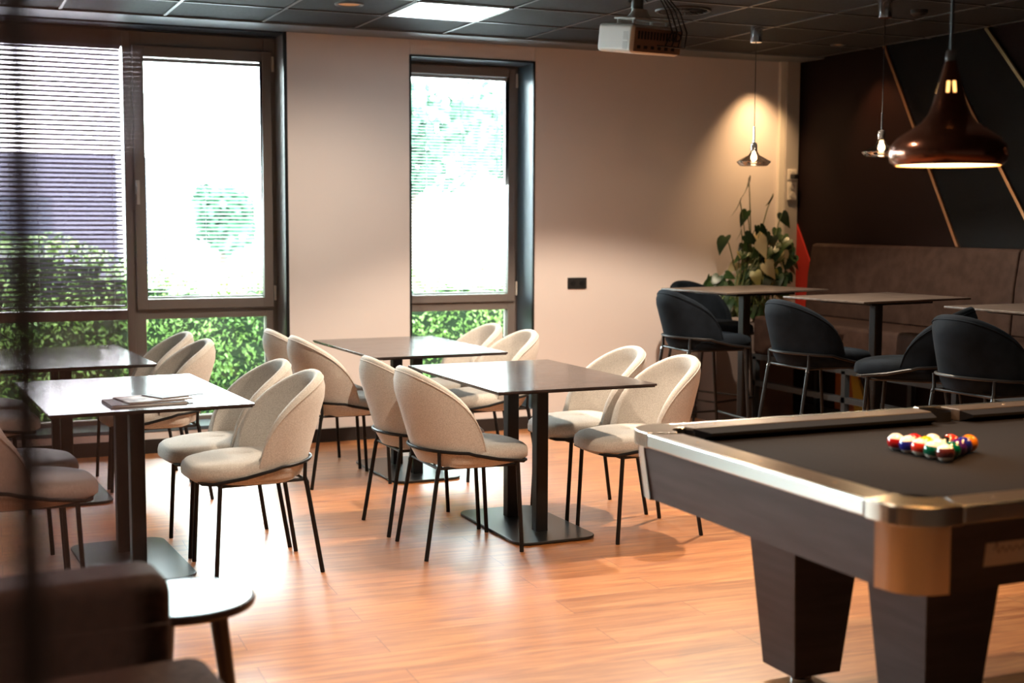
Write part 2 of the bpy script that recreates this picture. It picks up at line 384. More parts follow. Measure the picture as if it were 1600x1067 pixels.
h = MB(); h.box((1.275, GY-.03, 1.70), (.028, .016, .09)); h.box((1.275, GY-.055, 1.66), (.02, .018, .14)); h.build('handle', M['duct'], w1, bevel=.004)
for z in (2.53, 1.0): MB().b2(2.166, 2.180, GY-.03, GY-.01, z-.05, z+.05).build('hinge', M['white'], w1, bevel=.003)
w2 = struct(empty('window_2'))
f = MB(); A, B_ = W2[0], W2[1]
fbox(f, A, A+.07, W2[2], W2[3]); fbox(f, 3.905, B_, W2[2], W2[3]); fbox(f, A, B_, 2.53, W2[3], GY+.002); fbox(f, A, B_, .845, .905, GY+.002); fbox(f, A, B_, W2[2], .19, GY+.002)
f.build('outer_frame', M['frame'], w2, bevel=.004)
s = MB()
for a in ((A+.02, A+.08, .905, 2.585), (3.90, 3.955, .905, 2.585), (A+.08, 3.90, .905, .962), (A+.08, 3.90, 2.522, 2.585)): fbox(s, *a, GY-.022, GY+.04)
s.build('sash_frame', M['frame'], w2, bevel=.005)
MB().b2(A+.05, 3.92, GY+.045, GY+.055, .94, 2.56).build('pane', M['glass'], w2)
MB().b2(A+.05, 3.92, GY+.045, GY+.055, .18, .86).build('pane', M['glass'], w2)
rv = MB(); rv.b2(B_-.004, B_, D+.012, GY+.08, W2[2], W2[3]); rv.b2(A, A+.004, D+.012, GY+.08, W2[2], W2[3]); rv.b2(A, B_, D+.012, GY+.08, W2[3]-.004, W2[3])
rv.b2(A, B_, D-.004, GY+.02, W2[2]-.004, W2[2]+.004)
rv.build('reveal_lining', M['reveal'], w2)
e = MB(); e.b2(B_-.008, B_+.006, D-.005, D+.012, W2[2], W2[3]+.006); e.b2(A-.006, A+.008, D-.005, D+.012, W2[2], W2[3]+.006); e.b2(A, B_, D-.005, D+.012, W2[3]-.006, W2[3]+.006)
e.build('edge_trim', M['black'], w2)
for z in (2.50, 1.0): MB().b2(3.957, 3.970, GY-.03, GY-.01, z-.05, z+.05).build('hinge', M['white'], w2, bevel=.003)

def blind(x0, x1, z0, z1, pitch, sw, tilt, m, label, cords, y=GY-.0, drop=None):
    r = empty('venetian_blind', ((x0+x1)/2, y, z1)); hw = (x1-x0)/2; H = z1-z0
    tag(r, label, 'blind', 'venetian blinds at the windows')
    b = MB(); n = int((H-.05)/pitch)
    for i in range(n):
        b.box((0, 0, -.035-i*pitch), (2*hw-.006, sw, .0007), rx=tilt)
    b.build('slats', m, r)
    MB().box((0, 0, -.012), (2*hw, .026, .024)).build('head_rail', m, r)
    MB().box((0, 0, -H+.007), (2*hw-.004, .022, .012)).build('bottom_rail', m, r, bevel=.002)
    for cx in cords:
        b = MB(); b.rod((cx-(x0+x1)/2, -sw/2-.001, -.02), (cx-(x0+x1)/2, -sw/2-.001, -H+.01), .0011, n=5); b.rod((cx-(x0+x1)/2, sw/2+.001, -.02), (cx-(x0+x1)/2, sw/2+.001, -H+.01), .0011, n=5)
        b.build('ladder_cord', M['cord'], r)
    return r
blind(-.16, 1.185, .925, 2.60, .0300, .027, R(-30), M['slatl'], 'wide metal venetian blind, its shade painted grey, hanging in the left pane of the big window', (.02, .5, .66, 1.12), y=GY-.02)
b_ = blind(1.335, 2.098, .975, 2.535, .0255, .020, R(10), M['slat'], 'white venetian blind in the opening sash of the big window', (1.45, 1.72, 2.03), y=GY+.015)
b_ = blind(A+.085, 3.896, .965, 2.52, .0215, .017, R(8), M['slat'], 'white venetian blind in the narrow single window', (3.28, 3.55, 3.82), y=GY+.015)
for bx, zt in ((2.055, 2.5), (2.075, 2.5), (3.845, 2.48), (3.862, 2.48)):
    par = b_
cd = MB()
for q in range(60): cd.box((3.85-(A+.085+3.896)/2, -.016, -.06-q*.0235), (.010, .003, .010), ry=R(30))
cd.build('bead_chain', M['cord'], b_)

# ------------------------------------------------------------------ outdoors
struct(MB().b2(-30, 40, 9.1, 11.2, -.25, -.15).build('outdoor_bed', M['ground']))
struct(MB().b2(-60, 80, 11.2, 120, -.25, -.14).build('outdoor_paving', M['concrete']))
random.seed(4)
def leaf_cloud(b, fn, n, size):
    for _ in range(n):
        p, s_ = fn(); s_ *= size
        q = Matrix.Rotation(random.uniform(0, 2*PI), 3, 'Z') @ Matrix.Rotation(random.uniform(-1.2, 1.2), 3, 'X') @ Matrix.Rotation(random.uniform(-1, 1), 3, 'Y')
        P = [Vector(p)+q @ Vector(v)*s_ for v in ((0, -1, 0), (.5, -.1, .12), (0, 1, 0), (-.5, -.1, .12))]
        v = [b.b.verts.new(x) for x in P]
        b.b.faces.new((v[0], v[1], v[2])); b.b.faces.new((v[0], v[2], v[3]))
hr = empty('hedge', (2.5, 10.35, -.15)); tag(hr, 'leafy green hedge outside below the windows', 'hedge')
def htop(x): return 1.02 + (.30 if x < .9 else .30*max(0, 1-(x-.9)/.7)) + .10*noise.noise(Vector((x*2.2, 0, 3)))
def hfn():
    x = random.uniform(-3.2, 6.5); zt = htop(x); z = random.uniform(-.15, zt)
    y = 10.0 + .10*noise.noise(Vector((x*3, z*3, 1)))+random.uniform(0, .16)
    if random.random() < .22: z = zt+random.uniform(-.08, .08); y = random.uniform(10.0, 10.6)
    return (x-2.5, y-10.35, z+.15), random.uniform(.6, 1.3)
b = MB(); leaf_cloud(b, hfn, 36000, .022); b.build('leaves', M['hedge'], hr)
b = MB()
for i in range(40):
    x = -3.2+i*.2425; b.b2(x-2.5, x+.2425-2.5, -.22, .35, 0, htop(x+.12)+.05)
b.build('dark_core', M['hcore'], hr)  # solid dark core added inside the hedge, behind the leaves
def tree(x, y, h, r, label, seed):
    random.seed(seed); t = empty('tree', (x, y, -.14)); tag(t, label, 'tree', 'trees across the road')
    b = MB()
    b.tube([(0, 0, 0), (.05, 0, h*.3), (-.05, .05, h*.6), (0, 0, h*.85)], [.16, .12, .09, .04]); b.build('trunk', M['bark'], t, smooth=True)
    cs = [(random.uniform(-r, r)*.7, random.uniform(-r, r)*.5, h*.62+random.uniform(-.3, .5)*r, random.uniform(.45, .8)*r) for _ in range(8)]
    def fn():
        c = random.choice(cs); v = Vector((random.gauss(0, 1), random.gauss(0, 1), random.gauss(0, 1))).normalized()*c[3]*random.uniform(.8, 1.05)
        return (c[0]+v.x, c[1]+v.y, c[2]+v.z), random.uniform(.7, 1.3)
    b = MB(); leaf_cloud(b, fn, 2600, .16); b.build('crown', M['tree'], t)
tree(8.5, 24, 4.8, 1.3, 'light green tree seen through the left half of the narrow window', 1)
tree(11.9, 27, 5.4, 1.5, 'light green tree seen through the right half of the narrow window', 2)
tree(6.7, 33, 2.6, .8, 'low round tree beyond the road behind the opening sash', 3)
bd = empty('building', (.2, 24, -.14)); tag(bd, 'grey flat building seen through the left pane blind', 'building')
MB().b2(-6, 2.9, 0, 5, 0, 2.75).build('wall', M['bld'], bd, bevel=.05)
for i in range(4): MB().b2(-5+i*1.9, -3.9+i*1.9, -.04, 0.02, 1.1, 2.0).build('window', M['bldw'], bd)
bd = empty('building', (4.35, 27, -.14)); tag(bd, 'small dark grey hut with a sloping corner behind the opening sash', 'building')
b = MB(); P = [(-.55, 0), (.62, 0), (.62, 1.7), (.42, 2.5), (.1, 2.85), (-.55, 2.85)]
Av = [b.b.verts.new((p[0], 0, p[1])) for p in P]; Bv = [b.b.verts.new((p[0], 2.5, p[1])) for p in P]
for k in range(len(P)): b.b.faces.new((Av[k], Av[(k+1) % len(P)], Bv[(k+1) % len(P)], Bv[k]))
b.b.faces.new(Av); b.b.faces.new(Bv[::-1]); b.build('wall', M['bldw'], bd)

# ------------------------------------------------------------------ chairs
def shell_pts(phi, t, th=0.0, dz=0, hh=.375):
    """phi from the rear; t 0..1 from seat level to rim; th moves inward"""
    zr = .455 + hh*max(0, 1-abs(phi/R(104.5))**2.3)**.58
    z = .415 + (zr-.415)*t
    c, s_ = math.cos(phi), math.sin(phi)
    ax, ay = .205-th, .228-th
    lo = max(0, (z-.45)); drop = max(0, (.455-z)/.04)
    ax2 = ax - .022*drop**1.5; ay2 = ay - .022*drop**1.5
    x = -ax2*c; yy = ay2*s_
    lean = .30*lo + .04*lo*lo
    curl = .05*max(0, (z-.455)/hh-.72)**2/.0784*max(0, c)
    lean -= curl*.8
    x -= lean*(.30+.70*c) ; yy *= (1+.18*lo - .80*lo*lo)
    return Vector((x-.01, yy, z+dz))
def make_chair(name, fabric, dz, stool=False):
    r = empty(name)
    hh = .298 if stool else .375
    th = .040; n = 34; m_ = 9; P0 = R(104)
    b = MB(); rows = []
    for i in range(n+1):
        phi = -P0+2*P0*i/n; row = []
        for j in range(m_+1): row.append(shell_pts(phi, j/m_, 0, dz, hh))
        for q_, h_ in ((.10, .009), (.30, .0155), (.5, .018), (.70, .0155), (.90, .009)): row.append(shell_pts(phi, 1, th*q_, dz, hh)+Vector((0, 0, h_)))
        for j in range(m_, -1, -1): row.append(shell_pts(phi, j/m_, th, dz, hh))
        rows.append(row)
    V = b.grid(rows)
    b.b.faces.new(V[0]); b.b.faces.new(V[-1][::-1])
    for i in range(n): b.b.faces.new((V[i][0], V[i+1][0], V[i+1][-1], V[i][-1]))
    b.build('backrest', fabric, r, smooth=True)
    # piping along the outer rim
    b = MB(); b.tube([shell_pts(-P0+2*P0*i/40, 1, -.001, dz, hh)+Vector((0, 0, -.004)) for i in range(41)], .0035, 6); b.build('piping', fabric, r, smooth=True)
    # seat cushion: superellipse plan, domed
    def plan(a, k, z, xo=0):
        e = 2/3.3; c, s_ = math.cos(a), math.sin(a)
        x = math.copysign(abs(c)**e, c); y = math.copysign(abs(s_)**e, s_)
        fr = .292; rr = .165
        return Vector(((x*fr if x > 0 else x*rr)*k+.012+xo, y*.226*k*(1-.06*max(0, x)), z+dz))
    b = MB(); na = 36; rows = []
    prof = [(.90, .414), (.97, .420), (1.0, .436), (1.003, .458), (.985, .478), (.94, .490), (.84, .498), (.6, .504), (.3, .507), (.02, .508)]
    for k, z in prof: rows.append([plan(2*PI*i/na, k, z - (.010*max(0, math.cos(2*PI*i/na)) if z > .43 else 0)) for i in range(na)])
    V = b.grid(rows, close=True); b.b.faces.new(V[0][::-1]); b.b.faces.new(V[-1])
    b.build('seat_cushion', fabric, r, smooth=True)
    # seat pan below
    b = MB(); rows = []
    for k, z in ((.55, .398), (.86, .400), (.93, .408), (.95, .424), (.945, .436)): rows.append([plan(2*PI*i/na, k, z, -.006) for i in range(na)])
    V = b.grid(rows, close=True); b.b.faces.new(V[0][::-1]); b.b.faces.new(V[-1]); b.build('seat_pan', fabric, r, smooth=True)
    # ring tube
    b = MB(); pts = []
    fz = .418+dz; bz = .484+dz
    pts += [(.262, -.10, fz-.006), (.262, -.16, fz-.004), (.228, -.212, fz), (.10, -.226, fz+.018), (-.02, -.240, fz+.046)]
    for i in range(-8, 9):
        a = R(i*10.0); pts.append((-.222*math.cos(a)-.012, .244*math.sin(a), bz-.012*(1-math.cos(a))))
    pts += [(-.02, .240, fz+.046), (.10, .226, fz+.018), (.228, .212, fz), (.262, .16, fz-.004), (.262, .10, fz-.006)]
    b.tube(pts, .0078, 8, closed=True); b.build('ring_tube', M['black'], r, smooth=True)
    for sx, sy in ((1, 1), (1, -1), (-1, 1), (-1, -1)):
        b = MB()
        if sx > 0:
            b.tube([(.200, sy*.208, .42+dz), (.222+(.03 if stool else 0), sy*.208, .012), (.222+(.03 if stool else 0), sy*.208, 0)], .0098, 10)
        else:
            ex = -.235 - (.05 if stool else 0)
            b.tube([(-.168, sy*.183, .478+dz), (-.166, sy*.180, .415+dz), (-.172, sy*.181, .395+dz), (ex, sy*.199, .0)], [.008, .0085, .0098, .0098], 10)
        lg = b.build('leg', M['black'], r, smooth=True)
        if sx < 0: MB().rod((-.171, sy*.181, .398+dz), (-.1745, sy*.182, .384+dz), .0108, n=10).build('joint_collar', M['chrome'] if stool else M['black'], lg)
    b = MB()
    b.tube([(.20, .19, .402+dz), (-.166, .17, .402+dz)], .007); b.tube([(.20, -.19, .402+dz), (-.166, -.17, .402+dz)], .007)
    b.tube([(.20, -.2, .404+dz), (.20, .2, .404+dz)], .007); b.tube([(-.166, -.18, .402+dz), (-.166, .18, .402+dz)], .007)
    b.build('under_frame', M['black'], r, smooth=True)
    if stool:
        z = .27; xa = .243; xb = -.258; b = MB()
        b.tube([(xa, -.21, z), (xa, .21, z)], .009); b.tube([(xb, -.196, z), (xb, .196, z)], .007)
        b.tube([(xa, .21, z), (xb, .196, z)], .007); b.tube([(xa, -.21, z), (xb, -.196, z)], .007); b.build('footrest', M['black'], r, smooth=True)
    return r
GC = 'beige dining chairs around the four dining tables'
chairs = [  # x, y, facing deg, label
    (2.215, 5.625, 0, 'beige shell chair left of the front centre table, nearest the camera'),
    (2.205, 6.115, 0, 'beige shell chair left of the front centre table, half behind its nearer neighbour'),
    (3.125, 5.575, 180, 'beige shell chair right of the front centre table, partly hidden by pool table corner'),
    (3.105, 6.070, 180, 'beige shell chair right of the front centre table, behind its nearer neighbour'),
    (2.160, 7.340, 1, 'beige shell chair left of the rear centre table, nearer of two, back visible'),
    (2.140, 7.850, 1, 'beige shell chair at far left corner of rear centre table, beside window edge'),
    (3.030, 7.220, 181, 'beige shell chair right of the rear centre table, nearer of two by narrow window'),
    (3.020, 7.740, 181, 'beige shell chair right of the rear centre table, farther of two by narrow window'),
    (1.270, 5.620, 182, 'beige shell chair right of the left front table, nearest and fully visible'),
    (1.250, 6.100, 182, 'beige shell chair right of the left front table, behind its nearer neighbour'),
    (.295, 5.480, 3, 'shaded shell chair left of the left front table, nearer of two'),
    (.270, 5.965, 3, 'shaded shell chair left of the left front table, farther of two'),
    (1.130, 7.290, 182, 'beige shell chair right of the left rear table, nearer of two against green glass'),
    (1.110, 7.800, 182, 'beige shell chair right of the left rear table, farther of two against green glass'),
    (.215, 7.280, 3, 'shaded chair left of the left rear table, nearer of two, cut by picture edge'),
    (.195, 7.800, 3, 'shaded chair left of the left rear table, farther of two, cut by picture edge'),
]
proto = make_chair('dining_chair', M['beige'], 0)
for i, (x, y, a, lab) in enumerate(chairs):
    o = proto if i == 0 else copy_tree(proto)
    o.location = (x, y, 0); o.rotation_euler = (0, 0, R(a)); tag(o, lab, 'chair', GC)
stools = [
    (4.42, 7.12, -4, 'dark velvet bar stool at the left end of the far high table, front one'),
    (5.00, 7.95, -70, 'dark velvet bar stool at the far high table, mostly hidden behind the front one'),
    (4.49, 6.05, 0, 'dark blue velvet bar stool at the left of the middle high table'),
    (4.62, 5.36, 128, 'dark bar stool facing left between the middle and near high tables'),
    (4.55, 4.78, 4, 'dark blue velvet bar stool at the near high table, largest, right edge of picture'),
]
sp = make_chair('bar_stool', M['velvet'], .305, True)
for i, (x, y, a, lab) in enumerate(stools):
    o = sp if i == 0 else copy_tree(sp)
    o.location = (x, y, 0); o.rotation_euler = (0, 0, R(a)); tag(o, lab, 'bar stool', 'dark bar stools at the high tables')

# ------------------------------------------------------------------ tables
def dining():
    r = empty('dining_table'); w, d = .80, 1.16
    MB().prism(rrect(-w/2, w/2, -d/2, d/2, .006, 2), .742, .752).build('tabletop', M['ttop'], r, bevel=.0015)
    MB().prism(rrect(-w/2+.006, w/2-.006, -d/2+.006, d/2-.006, .006, 2), .736, .742).build('top_edge', M['tedge'], r)
    MB().box((0, 0, .727), (.60, .86, .018)).build('under_plate', M['black'], r, bevel=.002)
    for s_ in (-1, 1): MB().box((0, s_*.168, .365), (.062, .062, .71)).build('column', M['black'], r, bevel=.008)
    b = MB(); P = rrect(-.21, .21, -.385, .385, .075, 8)
    b.prism(P, .004, .016).build('base_plate', M['base'], r, bevel=.003)
    return r
tl = [(2.662, 5.88, .6, 'dark-topped dining table in the middle of the picture, nearest the pool table'),
      (2.605, 7.48, 1.5, 'dark-topped dining table behind the middle one, in front of the narrow window'),
      (.785, 5.905, 2.7, 'dark-topped dining table at left with magazines on it'),
      (.655, 7.575, 2.7, 'empty dark-topped dining table at left, nearest the big window')]
tp = dining()
for i, (x, y, a, lab) in enumerate(tl):
    o = tp if i == 0 else copy_tree(tp)
    o.location = (x, y, 0); o.rotation_euler = (0, 0, R(a)); tag(o, lab, 'table', 'twin-column dining tables')
def bar():
    r = empty('bar_table'); w, d = .88, .64
    MB().prism(rrect(-w/2, w/2, -d/2, d/2, .006, 2), 1.048, 1.060).build('tabletop', M['btop'], r, bevel=.003)
    MB().box((0, 0, 1.036), (.5, .4, .02)).build('under_plate', M['black'], r)
    MB().box((0, 0, .52), (.06, .06, 1.02)).build('column', M['black'], r, bevel=.012)
    MB().prism(rrect(-.22, .22, -.22, .22, .05), .002, .014).build('base_plate', M['base'], r, bevel=.003)
    return r
bp_ = bar()
for i, (x, y, a, lab) in enumerate([(4.875, 7.32, 9, 'high bar table farthest back, in front of the potted plant'),
                                   (5.085, 6.265, 8, 'middle high bar table with black column'),
                                   (5.33, 5.17, 2, 'near high bar table cut by the right edge of the picture')]):
    o = bp_ if i == 0 else copy_tree(bp_)
    o.location = (x, y, 0); o.rotation_euler = (0, 0, R(a)); tag(o, lab, 'bar table', 'high bar tables along the bench')

# magazines
mg = [(.80, 5.53, 0, .30, .21, .010, 4, 'mag2', 'dark brown magazine at the bottom of the pile on the left table'),
      (.84, 5.56, .0105, .27, .20, .006, 12, 'mag1', 'patterned magazine lying on top of the brown one'),
      (.93, 5.60, .017, .21, .15, .004, 24, 'mag2', 'small dark leaflet sticking out to the right on top of the magazines')]
for x, y, dz, w, d, t, a, mm, lab in mg:
    r = empty('magazine', (x, y, .7525+dz), R(a)); tag(r, lab, 'magazine', 'magazines on the left dining table')
    MB().box((0, 0, t/2), (w-.004, d-.004, t-.0016)).build('pages', M['page'], r)
    c = MB(); c.box((0, 0, t-.0004), (w, d, .0008)); c.box((0, 0, .0004), (w, d, .0008)); c.box((-w/2, 0, t/2), (.001, d, t)); c.build('cover', M[mm], r)

# ------------------------------------------------------------------ bench
bn = empty('bench', (6.18, 8.30, 0)); tag(bn, 'long high brown upholstered bench against the dark wall', 'bench')
L0 = 0; L1 = -5.4
y0 = 0
for k, (a, c) in enumerate(((0, -2.08), (-2.09, -4.2), (-4.21, -5.4))):
    b = MB(); n = 6
    P = [(-.12, .80), (.03, .80), (.03, 1.325), (-.04, 1.335), (-.065, 1.32), (-.10, 1.10)]
    Av = [b.b.verts.new((p[0], a, p[1])) for p in P]; Bv = [b.b.verts.new((p[0], c, p[1])) for p in P]
    for q in range(len(P)): b.b.faces.new((Av[q], Av[(q+1) % len(P)], Bv[(q+1) % len(P)], Bv[q]))
    b.b.faces.new(Av); b.b.faces.new(Bv[::-1]); b.build('back_cushion', M['leather'], bn, bevel=.018, seg=3)
    MB().b2(-.58, .03, a-.002, c+.002, .52, .80).build('seat_cushion', M['leather'], bn, bevel=.03, seg=4)
b = MB()
for z in (.50, .305): b.b2(-.58, -.54, 0, L1, z-.02, z+.02)
b.b2(-.02, .02, 0, L1, .48, .52)
b.build('rail', M['bframe'], bn)
for k in range(6):
    yy = -.03-k*1.05
    for xx in (-.56, 0): MB().b2(xx-.02, xx+.02, yy-.02, yy+.02, 0, .50).build('leg', M['bframe'], bn)

# ------------------------------------------------------------------ plant
pb = empty('planter', (5.70, 8.50, 0)); tag(pb, 'tall grey rectangular planter against the back wall beside the bench', 'planter')
MB().b2(-.36, .34, -.12, .14, 0, .75).build('box_body', M['planter'], pb, bevel=.006)
b = MB(); b.b2(-.365, .345, -.125, -.095, .75, .785); b.b2(-.365, .345, .115, .145, .75, .785); b.b2(-.365, -.335, -.125, .145, .75, .785); b.b2(.315, .345, -.125, .145, .75, .785)
b.build('rim', M['pltop'], pb); MB().b2(-.335, .315, -.095, .115, .75, .765).build('soil', M['soil'], pb)
pl = empty('potted_plant', (5.70, 8.49, .765)); tag(pl, 'leafy green plant with long stems and broad heart shaped leaves', 'plant')
def px2(x, y, Y):
    d = fw + rt2*((x-800)/2083) - up2*((y-533.5)/2083); t = Y/d.y
    return Vector((d.x*t, Y, 1.5+d.z*t))
random.seed(11)
lb = {'leaf': MB(), 'leaf2': MB(), 'leaf3': MB()}; sb = MB()
def heart(b, base, tip_dir, size, facing):
    """heart leaf: folded, drooping"""
    t = tip_dir.normalized(); nrm = (facing - t*facing.dot(t)).normalized(); s_ = t.cross(nrm)
    out = [(0, 0), (.14, -.13), (.30, -.10), (.38, .10), (.33, .40), (.17, .75), (0, 1.08)]
    ctr = [(0, y) for y in (0, .02, .1, .25, .5, .78, 1.05)]
    for sg in (1, -1):
        prev = None
        for (x, y), (cx, cy) in zip(out, ctr):
            dr = -.22*y*y
            o_ = base+(s_*x*sg + t*y + nrm*(.12*x+dr))*size; c_ = base+(t*cy + nrm*(-.22*cy*cy))*size
            cur = (b.b.verts.new(o_), b.b.verts.new(c_))
            if prev:
                try: b.b.faces.new((prev[0], cur[0], cur[1], prev[1]))
                except ValueError: pass
            prev = cur
def add_leaf(px, py, Y, size, kind='leaf', ang=None, root=None, side=None):
    p = px2(px, py, Y)-Vector(pl.location)
    rootp = root or Vector((random.uniform(-.2, .2), random.uniform(-.05, .05), 0))
    mid = (rootp+p)/2 + Vector((random.uniform(-.04, .04), 0, .10))
    sb.tube([rootp, lerp(rootp, mid, .6)+Vector((0, 0, .02)), mid, lerp(mid, p, .6)+Vector((0, 0, .03)), p], .004, 5)
    a = R(ang if ang is not None else random.uniform(200, 340))
    t = Vector((math.cos(a)*.9, random.uniform(-.5, .1), math.sin(a)))
    heart(lb[kind], p, t, size, side or Vector((random.uniform(-1.1, .9), -.7, random.uniform(.0, 1.2))))
for (x, y, s_, k, a) in [(1170, 278, .15, 'leaf', 262), (1156, 313, .14, 'leaf', 248), (1208, 303, .11, 'leaf2', 240), (1222, 333, .12, 'leaf', 290), (1167, 330, .12, 'leaf', 235),
                         (1133, 370, .15, 'leaf', 225), (1158, 358, .09, 'leaf', 250)]:
    add_leaf(x, y, 8.45, s_, k, a, Vector((random.uniform(-.02, .1), 0, 0)), Vector((random.choice((-1, 1))*1.3, -.6, .4)))
for _ in range(120):
    a = random.uniform(0, 2*PI); rr = math.sqrt(random.random())
    x = 1196+46*rr*math.cos(a); y = 402+52*rr*math.sin(a)
    k = random.choices(['leaf', 'leaf2', 'leaf3'], [10, 1.2, .8])[0]
    add_leaf(x, y, 8.36+random.uniform(0, .2), random.uniform(.07, .125), k)
for _ in range(16):
    add_leaf(random.uniform(1108, 1146), random.uniform(428, 452), 8.36+random.uniform(0, .16), random.uniform(.08, .13), 'leaf', None, Vector((-.3, 0, 0)))
for _ in range(16):
    add_leaf(random.uniform(1125, 1215), random.uniform(448, 482), 8.34+random.uniform(0, .1), random.uniform(.09, .14), 'leaf')
add_leaf(1185, 372, 8.34, .15, 'leaf3', 280); add_leaf(1196, 412, 8.34, .13, 'leaf3', 300); add_leaf(1180, 425, 8.34, .12, 'leaf2', 270)
lb['leaf'].build('leaves', M['leaf'], pl, smooth=True); lb['leaf2'].build('yellowed_leaves', M['leaf2'], pl, smooth=True)
lb['leaf3'].build('pale_flowers', M['leaf3'], pl, smooth=True); sb.build('stems', M['stem'], pl, smooth=True)

# ------------------------------------------------------------------ sockets
def socket(name, x0, x1, z0, z1, y, m, lab, n, mi):
    r = empty(name, ((x0+x1)/2, y, (z0+z1)/2)); tag(r, lab, 'socket')
    w, h = x1-x0, z1-z0
    MB().box((0, -.006, 0), (w, .012, h)).build('face_plate', m, r, bevel=.003)
    for k in range(n):
        cx, cz = ((-w/2+w*(k+.5)/n), 0) if w > h else (0, -h/2+h*(k+.5)/n)
        q = MB(); q.lathe([(.021, 0), (.021, .005)], (cx, -.012, cz), 20, True, True, Matrix.Rotation(R(90), 3, 'X')); q.build('outlet', mi, r)
    return r
socket('wall_socket', 4.255, 4.406, 1.003, 1.084, D, M['blackp'], 'black double wall socket on the pale wall right of the narrow window', 2, M['black'])
socket('wall_socket', 6.115, 6.195, 1.66, 1.80, D-.045, M['white'], 'white double socket in the corner duct, lower one', 2, M['duct'])
t_ = socket('wall_socket', 6.115, 6.195, 1.815, 1.895, D-.045, M['white'], 'white single socket with dark plug in the corner duct, upper one', 1, M['duct'])
MB().box((.0, -.032, -.015), (.045, .045, .035), rz=R(12)).build('plug', M['blackp'], t_, bevel=.006)

# ------------------------------------------------------------------ ceiling fixtures
def spot(x, y, power, size=R(95), blend=.35, col=(1, .82, .63), tgt=None, parent=None, z=HC-.02, rad=.03):
    d = bpy.data.lights.new('spot_light', 'SPOT'); d.energy = power; d.spot_size = size; d.spot_blend = blend; d.color = col; d.shadow_soft_size = rad
    o = bpy.data.objects.new('spot_light', d); C.objects.link(o); o.location = (x, y, z)
    if tgt: o.rotation_euler = (Vector(tgt)-Vector((x, y, z))).to_track_quat('-Z', 'Y').to_euler()
    return o
def downlight(x, y, lab, power, r=.075, **k):
    t = empty('downlight', (x, y, HC)); tag(t, lab, 'ceiling light', 'recessed downlights')
    MB().lathe([(r-.012, -.001), (r, -.008), (r+.008, -.006), (r+.010, -.0005)], (0, 0, 0), 28).build('ring', M['tbar'], t, smooth=True)
    MB().lathe([(.001, -.001), (r-.012, -.001)], (0, 0, 0), 28).build('lamp_face', M['cany'], t)
    if power: spot(x, y, power, **k)
    return t
downlight(2.27, 7.485, 'round brown-lit recessed ceiling light in a dark tile left of the bright panel', 100, size=R(155), blend=1.0)
downlight(2.87, 5.685, 'recessed ceiling light above the centre dining table', 200, size=R(120))
downlight(3.47, 3.885, 'recessed ceiling light between centre table and pool table', 60, size=R(110))
downlight(1.67, 3.885, 'recessed ceiling light above the open floor', 115, size=R(115))
downlight(.47, 3.285, 'recessed ceiling light above the sofa', 60, size=R(115))
downlight(.47, -.315, 'added unseen ceiling light aimed at the glass screen', 22, size=R(75), blend=.8, tgt=(-.25, .8, 1.1))  # added out of view to brighten the haze in the pane
downlight(4.07, 6.285, 'recessed ceiling light between the bar stools and the narrow window wall', 290, size=R(126), blend=.22)
dl = downlight(5.80, 8.40, 'small bright ceiling spotlight in the far corner above the plant', 80, r=.045, size=R(80), blend=1.0, col=(1, .62, .30), tgt=(5.85, 8.67, 1.3))
MB().lathe([(.001, -.004), (.028, -.004)], (0, 0, 0), 20).build('bulb', M['bulbglow'], dl)
dl = downlight(5.87, 7.72, 'small added ceiling spotlight making the reddish glow on the brown wall panel', 20, r=.045, size=R(70), blend=.7, col=(1, .38, .16), tgt=(6.23, 7.65, 2.0))  # added spot, stands in for the pendant glow on the wall
pnl = empty('ceiling_panel_light', (2.874, 7.485, HC)); tag(pnl, 'bright square white panel light in the dark tile ceiling', 'ceiling light')
MB().box((0, 0, -.004), (.56, .56, .006)).build('diffuser', M['panel'], pnl)
b = MB(); 
for a in (0, 1, 2, 3): b.box((.288*math.cos(a*PI/2), .288*math.sin(a*PI/2), -.005), (.016 if a % 2 == 0 else .592, .592 if a % 2 == 0 else .016, .010))
b.build('frame', M['tbar'], pnl)
vt = empty('ceiling_vent', (4.105, 6.86, HC)); tag(vt, 'round dark swirl air vent in the ceiling behind the projector', 'vent')
MB().lathe([(.165, -.002), (.16, -.012), (.145, -.012), (.14, -.003)], (0, 0, 0), 36).build('ring', M['blackp'], vt, smooth=True)
b = MB()
for k in range(20):
    a = 2*PI*k/20; b.box((.095*math.cos(a), .095*math.sin(a), -.008), (.085, .016, .003), rz=a+.2, rx=.6)
b.lathe([(.001, -.010), (.04, -.010), (.045, -.002)], (0, 0, 0), 24); b.build('swirl_vanes', M['tile'], vt)
for (x, y) in ((5.35, 6.285),):
    k = empty('smoke_detector', (x, y, HC)); tag(k, 'small dark round detector on the ceiling above the bench', 'detector')
    MB().lathe([(.05, 0), (.048, -.02), (.03, -.035), (.001, -.036)], (0, 0, 0), 24).build('housing', M['blackp'], k, smooth=True)

